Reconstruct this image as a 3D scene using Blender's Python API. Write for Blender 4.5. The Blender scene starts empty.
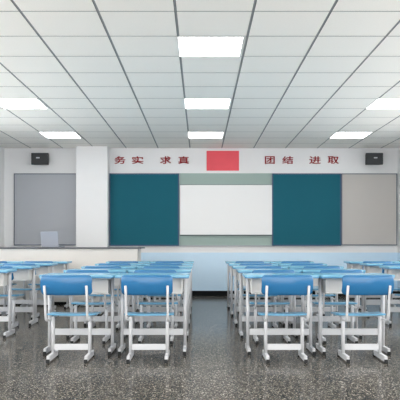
import bpy, bmesh, math, random
from mathutils import Vector, Matrix
random.seed(7)
S = bpy.context.scene
COL = S.collection
F = 659.6; HC = 1.066; HZ = 243.0          # focal length in px, eye height, horizon row
TILE = 0.655; CEIL = HC + 1.91; WALL = 20.3 * TILE

def X(px, d): return (px - 200.0) / F * d
def Z(py, d): return HC - (py - HZ) / F * d

# ------------------------------------------------------------------ materials
def mat(name, col, rough=0.5, spec=0.5, metal=0.0, noise=0.0, nscale=40.0, bump=0.0, bscale=300.0, coat=0.0, emit=None, estr=0.0):
    m = bpy.data.materials.new(name); m.use_nodes = True
    nt = m.node_tree; b = nt.nodes['Principled BSDF']
    b.inputs['Base Color'].default_value = (*col, 1)
    b.inputs['Roughness'].default_value = rough
    b.inputs['Metallic'].default_value = metal
    b.inputs['Specular IOR Level'].default_value = spec
    b.inputs['Coat Weight'].default_value = coat
    tc = nt.nodes.new('ShaderNodeTexCoord')
    n = nt.nodes.new('ShaderNodeTexNoise'); n.inputs['Scale'].default_value = nscale
    n.inputs['Detail'].default_value = 4
    nt.links.new(tc.outputs['Object'], n.inputs['Vector'])
    if noise:
        mx = nt.nodes.new('ShaderNodeMix'); mx.data_type = 'RGBA'
        mx.inputs[6].default_value = (*[c * (1 - noise) for c in col], 1)
        mx.inputs[7].default_value = (*[min(1, c * (1 + noise)) for c in col], 1)
        nt.links.new(n.outputs['Fac'], mx.inputs[0]); nt.links.new(mx.outputs[2], b.inputs['Base Color'])
    if bump:
        n2 = nt.nodes.new('ShaderNodeTexNoise'); n2.inputs['Scale'].default_value = bscale
        nt.links.new(tc.outputs['Object'], n2.inputs['Vector'])
        bp = nt.nodes.new('ShaderNodeBump'); bp.inputs['Strength'].default_value = bump
        bp.inputs['Distance'].default_value = 0.002
        nt.links.new(n2.outputs['Fac'], bp.inputs['Height']); nt.links.new(bp.outputs['Normal'], b.inputs['Normal'])
    if emit:
        b.inputs['Emission Color'].default_value = (*emit, 1)
        b.inputs['Emission Strength'].default_value = estr
    return m

def srgb(r, g, b):
    return tuple(((c / 255) / 12.92 if c / 255 <= .04045 else ((c / 255 + .055) / 1.055) ** 2.4) for c in (r, g, b))

M = {
 'wall': mat('wall_paint', srgb(232, 232, 233), .7, .3, noise=.015, nscale=6),
 'wainscot': mat('wainscot_paint', srgb(204, 230, 250), .45, .4, noise=.015, nscale=5),
 'base': mat('black_base', srgb(14, 16, 18), .6, .15),
 'tile': mat('mineral_tile', srgb(250, 247, 241), .9, .2, noise=.05, nscale=90, bump=.35, bscale=180),
 'grid': mat('ceiling_bar', srgb(150, 153, 154), .5, .3),
 'void': mat('ceiling_void', srgb(110, 112, 113), .9),
 'lampframe': mat('lamp_frame', srgb(225, 227, 228), .4),
 'diffuser': mat('lamp_diffuser', (.9, .9, .9), .5, emit=(1, .995, .98), estr=6.5),
 'teal': mat('chalkboard_green', srgb(26, 94, 110), .6, .12, noise=.04, nscale=3),
 'frame': mat('blue_frame', srgb(44, 72, 104), .4, .5, metal=.2),
 'backing': mat('backing_green', srgb(152, 171, 165), .5, .4, noise=.02, nscale=3),
 'screen': mat('screen_white', srgb(222, 222, 222), .35, .4, emit=(.97, .985, 1), estr=.05),
 'greyline': mat('dark_grey_bar', srgb(84, 96, 98), .4),
 'pin': mat('grey_panel', srgb(172, 175, 181), .6, .3, noise=.02, nscale=4),  # cooler light of the left side tinted into the grey
 'pin_warmlight': mat('grey_panel_warm_light', srgb(190, 186, 182), .6, .3, noise=.02, nscale=4),  # same panel grey, with the right side's warmer light tinted in
 'pinframe': mat('slate_frame', srgb(96, 104, 116), .45, .4, metal=.2),
 'red': mat('red_flag', srgb(236, 96, 106), .7, .2, noise=.05, nscale=5),
 'redtext': mat('red_letter', srgb(146, 10, 22), .5, .3),
 'speaker': mat('speaker_black', srgb(52, 54, 57), .45, .4, bump=.3, bscale=500),
 'grille': mat('speaker_grille', srgb(62, 64, 66), .6, .3, bump=.6, bscale=700),
 'badge': mat('badge_silver', srgb(200, 203, 206), .3, .5),
 'countertop': mat('counter_top', srgb(84, 86, 92), .35, .5),
 'counter': mat('counter_white', srgb(222, 218, 213), .45, .4, noise=.01, nscale=5),
 'laptop': mat('laptop_silver', srgb(160, 165, 176), .35, .5, metal=.15),
 'dark': mat('laptop_dark', srgb(40, 42, 48), .4),
 'desktop': mat('desk_blue', srgb(126, 186, 214), .22, .5, noise=.03, nscale=8, bump=.05, bscale=200),
 'edge': mat('desk_edge_blue', srgb(70, 138, 184), .35, .5),
 'chairblue': mat('chair_blue', srgb(44, 112, 162), .25, .5, noise=.02, nscale=6),
 'seatblue': mat('seat_blue', srgb(100, 164, 200), .3, .5),
 'steel': mat('white_steel', srgb(212, 213, 216), .35, .5),
 'tray': mat('tray_grey', srgb(226, 225, 222), .45, .4, noise=.02, nscale=6),
 'rubber': mat('black_rubber', srgb(44, 46, 48), .7, .3),
}

# floor: dark speckled terrazzo, polished
def floor_mat():
    m = bpy.data.materials.new('terrazzo'); m.use_nodes = True
    nt = m.node_tree; b = nt.nodes['Principled BSDF']; N = nt.nodes; L = nt.links
    tc = N.new('ShaderNodeTexCoord')
    v = N.new('ShaderNodeTexVoronoi'); v.inputs['Scale'].default_value = 145
    L.new(tc.outputs['Object'], v.inputs['Vector'])
    sep = N.new('ShaderNodeSeparateColor'); L.new(v.outputs['Color'], sep.inputs[0])
    r = N.new('ShaderNodeValToRGB'); r.color_ramp.interpolation = 'CONSTANT'
    e = r.color_ramp.elements
    e[0].position = 0; e[0].color = (*srgb(22, 20, 18), 1)
    e[1].position = .26; e[1].color = (*srgb(66, 62, 56), 1)
    for p, c in ((.50, (86, 82, 74)), (.70, (116, 111, 102)), (.84, (40, 35, 30)), (.905, (190, 184, 174))):
        q = e.new(p); q.color = (*srgb(*c), 1)
    L.new(sep.outputs[0], r.inputs[0])
    n = N.new('ShaderNodeTexNoise'); n.inputs['Scale'].default_value = 260; n.inputs['Detail'].default_value = 3
    L.new(tc.outputs['Object'], n.inputs['Vector'])
    mx = N.new('ShaderNodeMix'); mx.data_type = 'RGBA'; mx.blend_type = 'OVERLAY'; mx.inputs[0].default_value = .4
    L.new(r.outputs[0], mx.inputs[6]); L.new(n.outputs['Fac'], mx.inputs[7])
    L.new(mx.outputs[2], b.inputs['Base Color'])
    b.inputs['Roughness'].default_value = .14
    b.inputs['Specular IOR Level'].default_value = .05
    bp = N.new('ShaderNodeBump'); bp.inputs['Strength'].default_value = .02; bp.inputs['Distance'].default_value = .001
    L.new(sep.outputs[1], bp.inputs['Height']); L.new(bp.outputs['Normal'], b.inputs['Normal'])
    return m
M['floor'] = floor_mat()

# ------------------------------------------------------------------ mesh helpers
def box(bm, x0, x1, y0, y1, z0, z1, mi=0):
    vs = [bm.verts.new(p) for p in ((x0,y0,z0),(x1,y0,z0),(x1,y1,z0),(x0,y1,z0),(x0,y0,z1),(x1,y0,z1),(x1,y1,z1),(x0,y1,z1))]
    for f in ((0,3,2,1),(4,5,6,7),(0,1,5,4),(1,2,6,5),(2,3,7,6),(3,0,4,7)):
        bm.faces.new([vs[i] for i in f]).material_index = mi

def bevel(bm, w, seg=2):
    bmesh.ops.bevel(bm, geom=list(bm.edges), offset=w, segments=seg, affect='EDGES', profile=.5)

def bbox(x0, x1, y0, y1, z0, z1, w=.004, seg=2):
    bm = bmesh.new(); box(bm, x0, x1, y0, y1, z0, z1)
    if w: bevel(bm, w, seg)
    return bm

def sweep(bm, pts, rx, ry, n=12, side=Vector((1, 0, 0))):
    """oval tube along pts lying in planes containing `side`"""
    pts = [Vector(p) for p in pts]; rings = []
    for i, p in enumerate(pts):
        t = (pts[min(i+1, len(pts)-1)] - pts[max(i-1, 0)]).normalized()
        u = side; w = t.cross(u).normalized()
        rings.append([bm.verts.new(p + u * rx * math.cos(a) + w * ry * math.sin(a)) for a in [2*math.pi*k/n for k in range(n)]])
    for a, b in zip(rings, rings[1:]):
        for k in range(n):
            f = bm.faces.new((a[k], a[(k+1) % n], b[(k+1) % n], b[k])); f.smooth = True
    bm.faces.new(rings[0]); bm.faces.new(rings[-1][::-1])

def mesh(name, bm, mats, smooth=False):
    bmesh.ops.recalc_face_normals(bm, faces=list(bm.faces))
    me = bpy.data.meshes.new(name); bm.to_mesh(me); bm.free()
    for m in (mats if isinstance(mats, (list, tuple)) else [mats]): me.materials.append(m)
    if smooth:
        for p in me.polygons: p.use_smooth = True
    return me

def obj(name, bm, mats, parent=None, smooth=False, loc=None):
    o = bpy.data.objects.new(name, mesh(name, bm, mats, smooth)); COL.objects.link(o)
    if parent: o.parent = parent
    if loc: o.location = loc
    return o

def tag(o, label, cat, group=None, kind=None):
    o['label'] = label; o['category'] = cat
    if group: o['group'] = group
    if kind: o['kind'] = kind
    return o

def thing(name, loc, label, cat, group=None):
    o = bpy.data.objects.new(name, None); o.empty_display_size = .1; COL.objects.link(o)
    o.location = loc
    return tag(o, label, cat, group)

def struct(o, label, cat):
    tag(o, label, cat); o['kind'] = 'structure'; return o

def copy_tree(o, parent=None):
    c = o.copy(); COL.objects.link(c)
    if parent: c.parent = parent
    for ch in list(o.children):
        if ch is not c: copy_tree(ch, c)
    return c

# ------------------------------------------------------------------ room shell
XL, XR = X(4.5, WALL), X(397.7, WALL)
Y0 = -1.5
bm = bmesh.new(); box(bm, XL - .2, XR + .2, Y0, WALL + .2, -.2, 0)
struct(obj('floor', bm, M['floor']), 'polished grey speckled terrazzo floor', 'floor')

WZ = Z(252.6, WALL)
def wall(name, x0, x1, y0, y1, label):
    o = obj(name, bbox(x0, x1, y0, y1, 0, CEIL + .1, 0), M['wall'])
    return struct(o, label, 'wall')
wall('wall_front', XL - .2, XR + .2, WALL, WALL + .2, 'white front wall carrying the boards')
# side walls, each with openings added beyond the frame for fill daylight
def side_wall(name, x, out, label):
    bm = bmesh.new(); xa, xb = sorted((x, x + .2 * out))
    z0, z1 = .9, 2.35
    box(bm, xa, xb, Y0, WALL, 0, z0); box(bm, xa, xb, Y0, WALL, z1, CEIL + .1)
    ys = [Y0, -1.2, 2.5, 2.8, 5.6, 5.9, 8.7, 9.0, 10.9, WALL]
    for a, b in ((ys[0], ys[1]), (ys[2], ys[3]), (ys[4], ys[5]), (ys[6], ys[7]), (ys[8], ys[9])): box(bm, xa, xb, a, b, z0, z1)
    struct(obj(name, bm, M['wall']), label, 'wall')
wn = [0]
def fill_window(x, out, a, b):  # unseen frames and openings, added to even out the daylight
    wn[0] += 1; z0, z1 = .9, 2.35; xm = x + .1 * out; bm = bmesh.new(); t = .03
    box(bm, xm - .025, xm + .025, a, b, z0, z0 + t * 1.5); box(bm, xm - .025, xm + .025, a, b, z1 - t * 1.5, z1)
    n = 3
    for i in range(n + 1):
        y = a + (b - a - t) * i / n; box(bm, xm - .025, xm + .025, y, y + t, z0 + t * 1.5, z1 - t * 1.5)
    struct(obj('fill_window_%d' % wn[0], bm, M['steel']), 'white framed side opening, unseen, added for fill daylight', 'fill_window')
for xw, ow in ((XL, -1), (XR, 1)):
    for a, b in ((-1.2, 2.5), (2.8, 5.6), (5.9, 8.7), (9.0, 10.9)): fill_window(xw, ow, a, b)
side_wall('wall_left', XL, -1, 'white left side wall')
side_wall('wall_right', XR, 1, 'white right side wall')
struct(obj('trim_1', bbox(XL, XR, WALL - .008, WALL, .10, WZ, 0), M['wainscot']), 'pale blue painted wainscot along the front wall', 'wainscot')
struct(obj('trim_2', bbox(XL, XL + .008, Y0, WALL - .008, .10, WZ, 0), M['wainscot']), 'pale blue painted wainscot along the left wall', 'wainscot')
struct(obj('trim_3', bbox(XR - .008, XR, Y0, WALL - .008, .10, WZ, 0), M['wainscot']), 'pale blue painted wainscot along the right wall', 'wainscot')
struct(obj('baseboard_front', bbox(XL, XR, WALL - .018, WALL, 0, .103, .002), M['base']), 'black baseboard along the front wall', 'baseboard')
struct(obj('baseboard_left', bbox(XL, XL + .018, Y0, WALL - .018, 0, .103, .002), M['base']), 'black baseboard along the left wall', 'baseboard')
struct(obj('baseboard_right', bbox(XR - .018, XR, Y0, WALL - .018, 0, .103, .002), M['base']), 'black baseboard along the right wall', 'baseboard')
PD = 13.0
struct(obj('wall_pillar', bbox(X(76, PD), X(107.5, PD), PD, WALL, 0, CEIL, .006), M['wall']), 'white square pillar between the left grey panel and the left chalkboard', 'pillar')

# ceiling: tiles with real gaps and a bar grid
def line_x(c): return -.2017 + c * .640      # longitudinal bars; c = 0 is left of the lamps
TW = .640
LIGHTS = [(0, k) for k in (5, 9, 13, 17)] + [(c, k) for c in (-4, 4) for k in (5, 9, 13, 17)]
bm = bmesh.new(); g = bmesh.new()
for c in range(-6, 7):
    xa, xb = line_x(c) + .0105, line_x(c + 1) - .0105
    xa, xb = max(xa, XL + .002), min(xb, XR - .002)
    if xb - xa < .03: continue
    for k in range(-3, 20 + 1):
        ya, yb = (k + .3) * TILE + .006, (k + 1.3) * TILE - .006
        if yb > WALL + .01: continue
        n0 = len(bm.faces); box(bm, xa, xb, ya, yb, CEIL, CEIL + .012); bm.faces.ensure_lookup_table()
        for f in bm.faces[n0 + 1:]: f.material_index = 1
box(bm, XL - .2, XR + .2, Y0, WALL + .2, CEIL + .022, CEIL + .1, 1)
struct(obj('ceiling', bm, [M['tile'], M['void']]), 'suspended ceiling of pale mineral tiles', 'ceiling')
for c in range(-5, 7):
    x = line_x(c)
    if XL < x < XR: box(g, x - .005, x + .005, Y0, WALL - .002, CEIL + .001, CEIL + .022)
struct(obj('trim_4', g, M['grid']), 'grey metal bars running between the ceiling tiles', 'ceiling grid')
g = bmesh.new()
for (xa, xb, ya, yb) in ((XL, XR, WALL - .02, WALL),): box(g, xa, xb, ya, yb, CEIL - .018, CEIL - .001)
struct(obj('trim_5', g, M['wall']), 'thin white edge trim where ceiling meets the front wall', 'trim')

# lamps
lx, ly = .622, TILE - .010
def make_lamp(loc, label):
    t = thing('ceiling_light', loc, label, 'ceiling light', 'square ceiling lights')
    bm = bmesh.new(); w = .010
    box(bm, -lx/2, lx/2, -ly/2, -ly/2 + w, -.006, -.0002); box(bm, -lx/2, lx/2, ly/2 - w, ly/2, -.006, -.0002)
    box(bm, -lx/2, -lx/2 + w, -ly/2 + w, ly/2 - w, -.006, -.0002); box(bm, lx/2 - w, lx/2, -ly/2 + w, ly/2 - w, -.006, -.0002)
    obj('frame', bm, M['lampframe'], t)
    bm = bmesh.new(); box(bm, -lx/2 + w, lx/2 - w, -ly/2 + w, ly/2 - w, -.005, -.001)
    obj('diffuser', bm, M['diffuser'], t)
    return t
LL = {(0, 9): 'square ceiling light nearest the camera in the middle line',
      (0, 13): 'square ceiling light in the middle line, second from the camera',
      (0, 17): 'square ceiling light in the middle line, closest to the red flag',
      (-4, 13): 'square ceiling light at the left edge, nearer of the left pair',
      (-4, 17): 'square ceiling light of the left line, closest to the front wall above the pillar',
      (4, 13): 'square ceiling light at the right edge, nearer of the right pair',
      (4, 17): 'square ceiling light of the right line, closest to the right speaker'}
lamp0 = None
for (c, k) in LIGHTS:
    loc = ((line_x(c) + line_x(c + 1)) / 2 - .020, (k + .8) * TILE, CEIL)
    lab = LL.get((c, k), 'square ceiling light overhead, out of the photo')
    if lamp0 is None: lamp0 = make_lamp(loc, lab)
    else:
        o = copy_tree(lamp0); o.location = loc; o['label'] = lab

# ------------------------------------------------------------------ front wall boards
def frame_bm(w, h, t, y0, y1, bottom=None):
    bm = bmesh.new(); b = bottom or t
    box(bm, -w/2, w/2, y0, y1, 0, b); box(bm, -w/2, w/2, y0, y1, h - t, h)
    box(bm, -w/2, -w/2 + t, y0, y1, b, h - t); box(bm, w/2 - t, w/2, y0, y1, b, h - t)
    return bm
def board(name, px0, px1, py0, py1, d, th, label, cat, pm, fm, t=.022, bottom=None):
    x0, x1 = X(px0, d), X(px1, d); z0, z1 = Z(py1, d), Z(py0, d); w, h = x1 - x0, z1 - z0
    r = thing(name, ((x0 + x1)/2, d, z0), label, cat)
    bb = bottom or t
    obj('panel', bbox(-w/2 + t, w/2 - t, .006, th, bb, h - t, 0), pm, r)
    obj('frame', frame_bm(w, h, t, 0, th, bottom), fm, r)
    return r
DB = WALL - .075
t = thing('backing_board', (X(225.5, WALL - .03), WALL, Z(246.3, WALL - .03)), 'pale grey-green backing board behind the white screen', 'board')
w2 = (X(274, WALL) - X(176, WALL)) / 2; h = Z(173.3, WALL - .03) - Z(246.3, WALL - .03)
obj('panel', bbox(-w2, w2, -.03, -.001, .02, h, 0), M['backing'], t)
obj('rail', bbox(-w2, w2, -.034, -.001, 0, .02, .002), M['pin'], t)
board('sliding_chalkboard', 109.4, 179, 173.4, 245.8, DB, .042, 'dark teal sliding chalkboard beside the white pillar, left of the screen', 'chalkboard', M['teal'], M['frame'])
board('sliding_chalkboard', 272.2, 341.2, 173.4, 245.8, DB, .042, 'dark teal sliding chalkboard right of the screen', 'chalkboard', M['teal'], M['frame'])
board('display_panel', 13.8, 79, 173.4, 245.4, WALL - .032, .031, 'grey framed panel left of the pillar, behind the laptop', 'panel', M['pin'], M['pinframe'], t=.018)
board('display_panel', 341.4, 397.3, 173.4, 245.4, WALL - .032, .031, 'grey framed panel right of the right chalkboard', 'panel', M['pin_warmlight'], M['pinframe'], t=.018)

d = WALL - .07
t = thing('projection_screen', (X(226, d), d, Z(235.8, d)), 'blank white screen in the middle of the front wall', 'screen')
w2 = (X(272, d) - X(180, d)) / 2; h = Z(185, d) - Z(235.8, d)
obj('screen_surface', bbox(-w2, w2, 0, .038, .022, h, .002), M['screen'], t)
obj('bottom_bar', bbox(-w2, w2, -.004, .038, 0, .0215, .003), M['greyline'], t)
obj('top_edge', bbox(-w2, w2, -.002, .038, h, h + .008, .002), M['greyline'], t)

d = WALL - .014
o = obj('red_flag', bbox(X(206.6, d), X(239, d), d, WALL, Z(170.6, d), Z(150.8, d), .002), M['red'])
tag(o, 'plain red rectangular flag on the wall above the screen', 'flag')

# slogan characters
def text_mesh(ch, w, h):
    cu = bpy.data.curves.new('txt', 'FONT'); cu.body = ch; cu.size = 1; cu.extrude = .04; cu.offset = .012; cu.resolution_u = 3
    to = bpy.data.objects.new('txt', cu); COL.objects.link(to)
    dg = bpy.context.evaluated_depsgraph_get(); dg.update()
    me = bpy.data.meshes.new_from_object(to.evaluated_get(dg))
    bpy.data.objects.remove(to); bpy.data.curves.remove(cu)
    xs = [v.co.x for v in me.vertices]; ys = [v.co.y for v in me.vertices]
    cx, cy = (min(xs) + max(xs))/2, (min(ys) + max(ys))/2
    sx, sy = w/(max(xs) - min(xs)), h/(max(ys) - min(ys))
    for v in me.vertices:
        x, y, z = v.co
        v.co = Vector(((x - cx)*sx, -z*.2, (y - cy)*sy))
    me.materials.clear(); me.materials.append(M['redtext'])
    return me
WHERE = ['first from the left, nearest the pillar', 'second from the left', 'third from the left', 'fourth, just left of the red flag',
         'fifth, just right of the red flag', 'sixth from the left', 'seventh from the left', 'last on the right']
for ch, px, w, wh in zip('务实求真团结进取', (120, 137.6, 165.6, 183.6, 269.8, 287.7, 315, 333.3), (11.2, 11.4, 11, 11, 9.8, 10.8, 11.6, 11), WHERE):
    dd = WALL - .009
    me = text_mesh(ch, w/F*dd, 7.6/F*dd)
    o = bpy.data.objects.new('wall_character', me); COL.objects.link(o)
    o.location = (X(px, dd), dd, Z(160.1, dd))
    tag(o, 'dark red slogan character %s on the wall, %s' % (ch, wh), 'wall lettering', 'slogan characters above the boards')

# speakers
def speaker(px, label, turn):
    d = WALL - .30
    r = thing('wall_speaker', (X(px, WALL - .25), WALL - .13, Z(159, WALL - .2)), label, 'speaker', 'wall speakers')
    r.rotation_euler = (0, 0, turn)
    w, h = .175, .117
    bm = bmesh.new(); box(bm, -w, w, -.12, .06, -h, h)
    for v in bm.verts:
        if v.co.y > 0: v.co.x *= .8; v.co.z *= .9
    bevel(bm, .012, 3); obj('cabinet', bm, M['speaker'], r)
    obj('grille', bbox(-w + .014, w - .014, -.130, -.1195, -h + .014, h - .014, .006), M['grille'], r)
    obj('badge', bbox(-.035, .035, -.134, -.1305, .005, .030, .0015), M['badge'], r, loc=(.02 if turn < 0 else -.035, 0, 0))
    obj('bracket', bbox(-.03, .03, .0605, .118, -.03, .03, .003), M['speaker'], r)
    return r
speaker(39.8, 'black wall speaker above the left grey panel', .0)
speaker(374.5, 'dark grey wall speaker above the right grey panel', -.001)

# ------------------------------------------------------------------ counter and laptop
t = thing('teaching_counter', (0, 0, 0), 'long white counter with thin grey top across the front left', 'counter')
cf, cb = 11.38, 12.05; cx0, cx1 = XL + .03, X(137.6, cf)
obj('body', bbox(cx0, cx1, cf, cb, .05, .965, .004), M['counter'], t)
obj('countertop', bbox(cx0, cx1 + .07, cf - .035, cb + .03, .965, .99, .006), M['countertop'], t)
obj('toe_kick', bbox(cx0, cx1 - .03, cf + .03, cb - .03, 0, .0495, 0), M['base'], t)

t = thing('laptop', (X(50.3, 11.7), 11.7, .99), 'open silver laptop standing on the white counter', 'laptop')
t.rotation_euler = (0, 0, math.radians(-14))
obj('base', bbox(-.165, .165, .0, .235, .002, .018, .004), M['laptop'], t)
bm = bbox(-.165, .165, -.006, .002, 0, .262, .003)
bmesh.ops.rotate(bm, verts=bm.verts, cent=(0, 0, 0), matrix=Matrix.Rotation(math.radians(9), 3, 'X'))
lid = obj('lid', bm, M['laptop'], t, loc=(0, -.004, .019))
bm = bbox(-.15, .15, .0023, .0035, .012, .25, 0)
bmesh.ops.rotate(bm, verts=bm.verts, cent=(0, 0, 0), matrix=Matrix.Rotation(math.radians(9), 3, 'X'))
obj('display', bm, M['dark'], lid)
obj('keyboard', bbox(-.14, .14, .03, .14, .0182, .0195, 0), M['dark'], t)

# ------------------------------------------------------------------ desks
LEGX = .308; TOPW = .708
def slab(w, y0, y1, z0, z1, rc, bev, mi=0):
    """rounded-corner slab"""
    bm = bmesh.new(); pts = []
    for cx, cy, a0 in ((w/2-rc, y1-rc, 0), (-w/2+rc, y1-rc, 90), (-w/2+rc, y0+rc, 180), (w/2-rc, y0+rc, 270)):
        for k in range(5):
            a = math.radians(a0 + 22.5*k); pts.append((cx + rc*math.cos(a), cy + rc*math.sin(a)))
    lo = [bm.verts.new((x, y, z0)) for x, y in pts]; up = [bm.verts.new((x, y, z1)) for x, y in pts]
    bm.faces.new(lo[::-1]); top = bm.faces.new(up)
    n = len(pts)
    for i in range(n): bm.faces.new((lo[i], lo[(i+1) % n], up[(i+1) % n], up[i]))
    es = [e for f in (top,) for e in f.edges] + [e for e in bm.edges if all(v in lo for v in e.verts)]
    bmesh.ops.bevel(bm, geom=list(set(es)), offset=bev, segments=2, affect='EDGES')
    return bm

def make_desk():
    r = thing('school_desk', (0, 0, 0), 'desk', 'desk')
    obj('desktop', slab(TOPW, -.05, .40, .744, .764, .03, .004), M['desktop'], r)
    obj('edge_band', slab(TOPW - .006, -.047, .397, .734, .7438, .028, .002), M['edge'], r)
    # book tray open to the sitter
    bm = bmesh.new()
    box(bm, -.287, .287, .04, .36, .583, .591)
    box(bm, -.287, -.277, .04, .36, .591, .733); box(bm, .277, .287, .04, .36, .591, .733)
    box(bm, -.277, .277, .12, .13, .591, .733)
    obj('book_tray', bm, M['tray'], r)
    for s in (-1, 1):
        bm = bmesh.new(); x = s * LEGX
        sweep(bm, [(x, .22, .05), (x, .22, .40), (x, .22, .733)], .017, .029, 12)
        lg = obj('leg', bm, M['steel'], r)
        obj('foot', bbox(x - .0140, x + .0140, .015, .385, .012, .062, .003), M['steel'], lg)
        for ya, yb in ((0, .022), (.378, .41)):
            obj('rubber_cap', bbox(x - .0150, x + .0150, ya, yb, 0, .034, .003), M['rubber'], lg)
        obj('top_bracket', bbox(min(x, x - s*.028), max(x, x - s*.028), .08, .35, .715, .7335, .002), M['steel'], lg)
    obj('crossbar', bbox(-LEGX + .01, LEGX - .01, .206, .234, .165, .226, .004), M['steel'], r)
    return r

def make_chair():
    r = thing('school_chair', (0, 0, 0), 'chair', 'chair')
    # curved back shell (y grows towards the board; sitter faces +y)
    bm = bmesh.new(); nx, nz = 24, 8; W, zb, zt, rc, th = .227, .607, .785, .035, .012
    rows = []
    def prof(u):  # half-height extent at column u because of rounded corners
        ax = abs(u) * W; o = 0
        if ax > W - rc: o = rc - math.sqrt(max(0, rc*rc - (ax - (W - rc))**2))
        return o
    for side in (0, 1):
        grid = []
        for i in range(nx + 1):
            u = math.sin((-1 + 2*i/nx) * math.pi/2); o = prof(u); colv = []
            for j in range(nz + 1):
                v = j/nz; z = (zb + o) + (zt - zb - 2*o) * v
                y = -.055 - .06*(z - zb)/(zt - zb) * .5 + .060*u*u + .018*(2*v - 1)**2 * 1.0
                if side: y += th
                colv.append(bm.verts.new((u*W, y, z)))
            grid.append(colv)
        rows.append(grid)
    A, B = rows
    for i in range(nx):
        for j in range(nz):
            bm.faces.new((A[i][j], A[i+1][j], A[i+1][j+1], A[i][j+1])).smooth = True
            bm.faces.new((B[i][j], B[i][j+1], B[i+1][j+1], B[i+1][j])).smooth = True
    for i in range(nx):
        bm.faces.new((A[i][0], B[i][0], B[i+1][0], A[i+1][0])); bm.faces.new((A[i][nz], A[i+1][nz], B[i+1][nz], B[i][nz]))
    for j in range(nz):
        bm.faces.new((A[0][j], A[0][j+1], B[0][j+1], B[0][j])); bm.faces.new((A[nx][j], B[nx][j], B[nx][j+1], A[nx][j+1]))
    obj('backrest', bm, M['chairblue'], r)
    # seat
    bm = bmesh.new(); n = 12; up = []; lo = []
    for i in range(n + 1):
        v = i/n; y = .215 + (.36)*v
        hw = .230 - .012*v
        zz = .412 + .010*(2*v - 1)**2*(1 if v < .5 else -1.6)
        e = .03; 
        if i == 0 or i == n: hw -= .02
        ru = []; rl = []
        for j in range(9):
            u = -1 + j/4; dip = -.006*(1 - u*u)
            ru.append(bm.verts.new((u*hw, y, zz + dip))); rl.append(bm.verts.new((u*hw, y, zz + dip - .016)))
        up.append(ru); lo.append(rl)
    for i in range(n):
        for j in range(8):
            bm.faces.new((up[i][j], up[i][j+1], up[i+1][j+1], up[i+1][j])).smooth = True
            bm.faces.new((lo[i][j], lo[i+1][j], lo[i+1][j+1], lo[i][j+1])).smooth = True
        bm.faces.new((up[i][0], up[i+1][0], lo[i+1][0], lo[i][0])); bm.faces.new((up[i][8], lo[i][8], lo[i+1][8], up[i+1][8]))
    for j in range(8):
        bm.faces.new((up[0][j], lo[0][j], lo[0][j+1], up[0][j+1])); bm.faces.new((up[n][j], up[n][j+1], lo[n][j+1], lo[n][j]))
    obj('seat', bm, M['seatblue'], r)
    for s in (-1, 1):
        x = s * .168
        # foot post rising to the seat
        bm = bmesh.new(); sweep(bm, [(x, .235, .05), (x, .235, .25), (x, .235, .392)], .0165, .026, 12)
        lg = obj('leg', bm, M['steel'], r)
        obj('foot', bbox(x - .0140, x + .0140, .030, .400, .012, .062, .003), M['steel'], lg)
        for ya, yb in ((.015, .037), (.392, .425)):
            obj('rubber_cap', bbox(x - .0150, x + .0150, ya, yb, 0, .034, .003), M['rubber'], lg)
        bm = bmesh.new()
        sweep(bm, [(x, .53, .384), (x, .40, .384), (x, .24, .384)], .010, .010, 10)
        obj('seat_rail', bm, M['steel'], lg)
        # leaning tube carrying the backrest
        xo = s * .184; yb_ = -.055 + .06*(.184/.227)**2 - .016
        bm = bmesh.new()
        sweep(bm, [(xo, .25, .372), (xo, .12, .372), (xo, .06, .376), (xo, .022, .392), (xo, .006, .43), (xo, yb_ + .018, .60), (xo, yb_ - .012, .69)], .0115, .0115, 10)
        obj('back_post', bm, M['steel'], r)
    obj('crossbar', bbox(-.16, .16, .222, .246, .086, .141, .004), M['steel'], r)
    obj('seat_brace', bbox(-.158, .158, .44, .47, .368, .384, .003), M['steel'], r)
    return r

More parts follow.
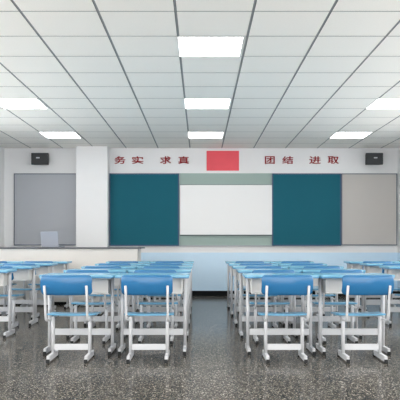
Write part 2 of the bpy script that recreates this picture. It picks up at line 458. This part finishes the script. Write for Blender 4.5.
PITCH = .711
BLOCKS = {  # column centres and the rows built in each
 'centre-left': [(-.10 - PITCH*.5, range(5), 'the column beside the aisle'), (-.10 - PITCH*1.5, range(5), 'the outer column')],
 'centre-right': [(.42 + PITCH*.5, range(5), 'the column beside the aisle'), (.42 + PITCH*1.5, range(5), 'the outer column')],
 'far-left': [(-2.135 - PITCH*.5, range(1, 5), 'the inner column'), (-2.135 - PITCH*1.5, range(3, 5), 'the outer column')],
 'far-right': [(2.395 + PITCH*.5, range(2, 5), 'the inner column'), (2.395 + PITCH*1.5, range(4, 5), 'the outer column')],
}
ROW = ['nearest row', 'second row from the camera', 'middle row', 'fourth row from the camera', 'row closest to the front wall']
desk0 = make_desk(); chair0 = make_chair(); fd = fc = True
rr = random.Random(3)
for blk, cols in BLOCKS.items():
    for cx, rng, cn in cols:
        for k in rng:
            o = desk0 if fd else copy_tree(desk0); fd = False
            o.location = (cx, 6.25 + 1.1*k, 0)
            o['label'] = 'blue-topped school desk, %s block, %s, %s' % (blk, ROW[k], cn)
            o['category'] = 'desk'; o['group'] = 'blue-topped school desks'
            d = 5.815 + 1.1*k
            if abs(cx) - .23 > 200/F*(d + .3) : continue
            o = chair0 if fc else copy_tree(chair0); fc = False
            o.location = (cx - (.013 if blk == 'centre-left' else .006), d, 0)
            o['label'] = 'blue school chair, %s block, %s, %s' % (blk, ROW[k], cn)
            o['category'] = 'chair'; o['group'] = 'blue school chairs'

# ------------------------------------------------------------------ light and camera
w = bpy.data.worlds.new('daylight'); S.world = w; w.use_nodes = True
bgn = w.node_tree.nodes['Background']; bgn.inputs['Color'].default_value = (1, .985, .965, 1); bgn.inputs['Strength'].default_value = 3.7

cam = bpy.data.cameras.new('camera'); co = bpy.data.objects.new('camera', cam); COL.objects.link(co)
co.location = (0, 0, HC); co.rotation_euler = (math.pi/2, 0, 0)
cam.sensor_width = 36; cam.sensor_fit = 'HORIZONTAL'; cam.lens = F/400*36; cam.shift_y = 43/400
cam.clip_start = .05
S.camera = co
vs = S.view_settings; S.display_settings.display_device = 'sRGB'
vs.view_transform = 'Standard'; vs.look = 'None'; vs.gamma = 1; vs.use_curve_mapping = False; vs.exposure = 0.38
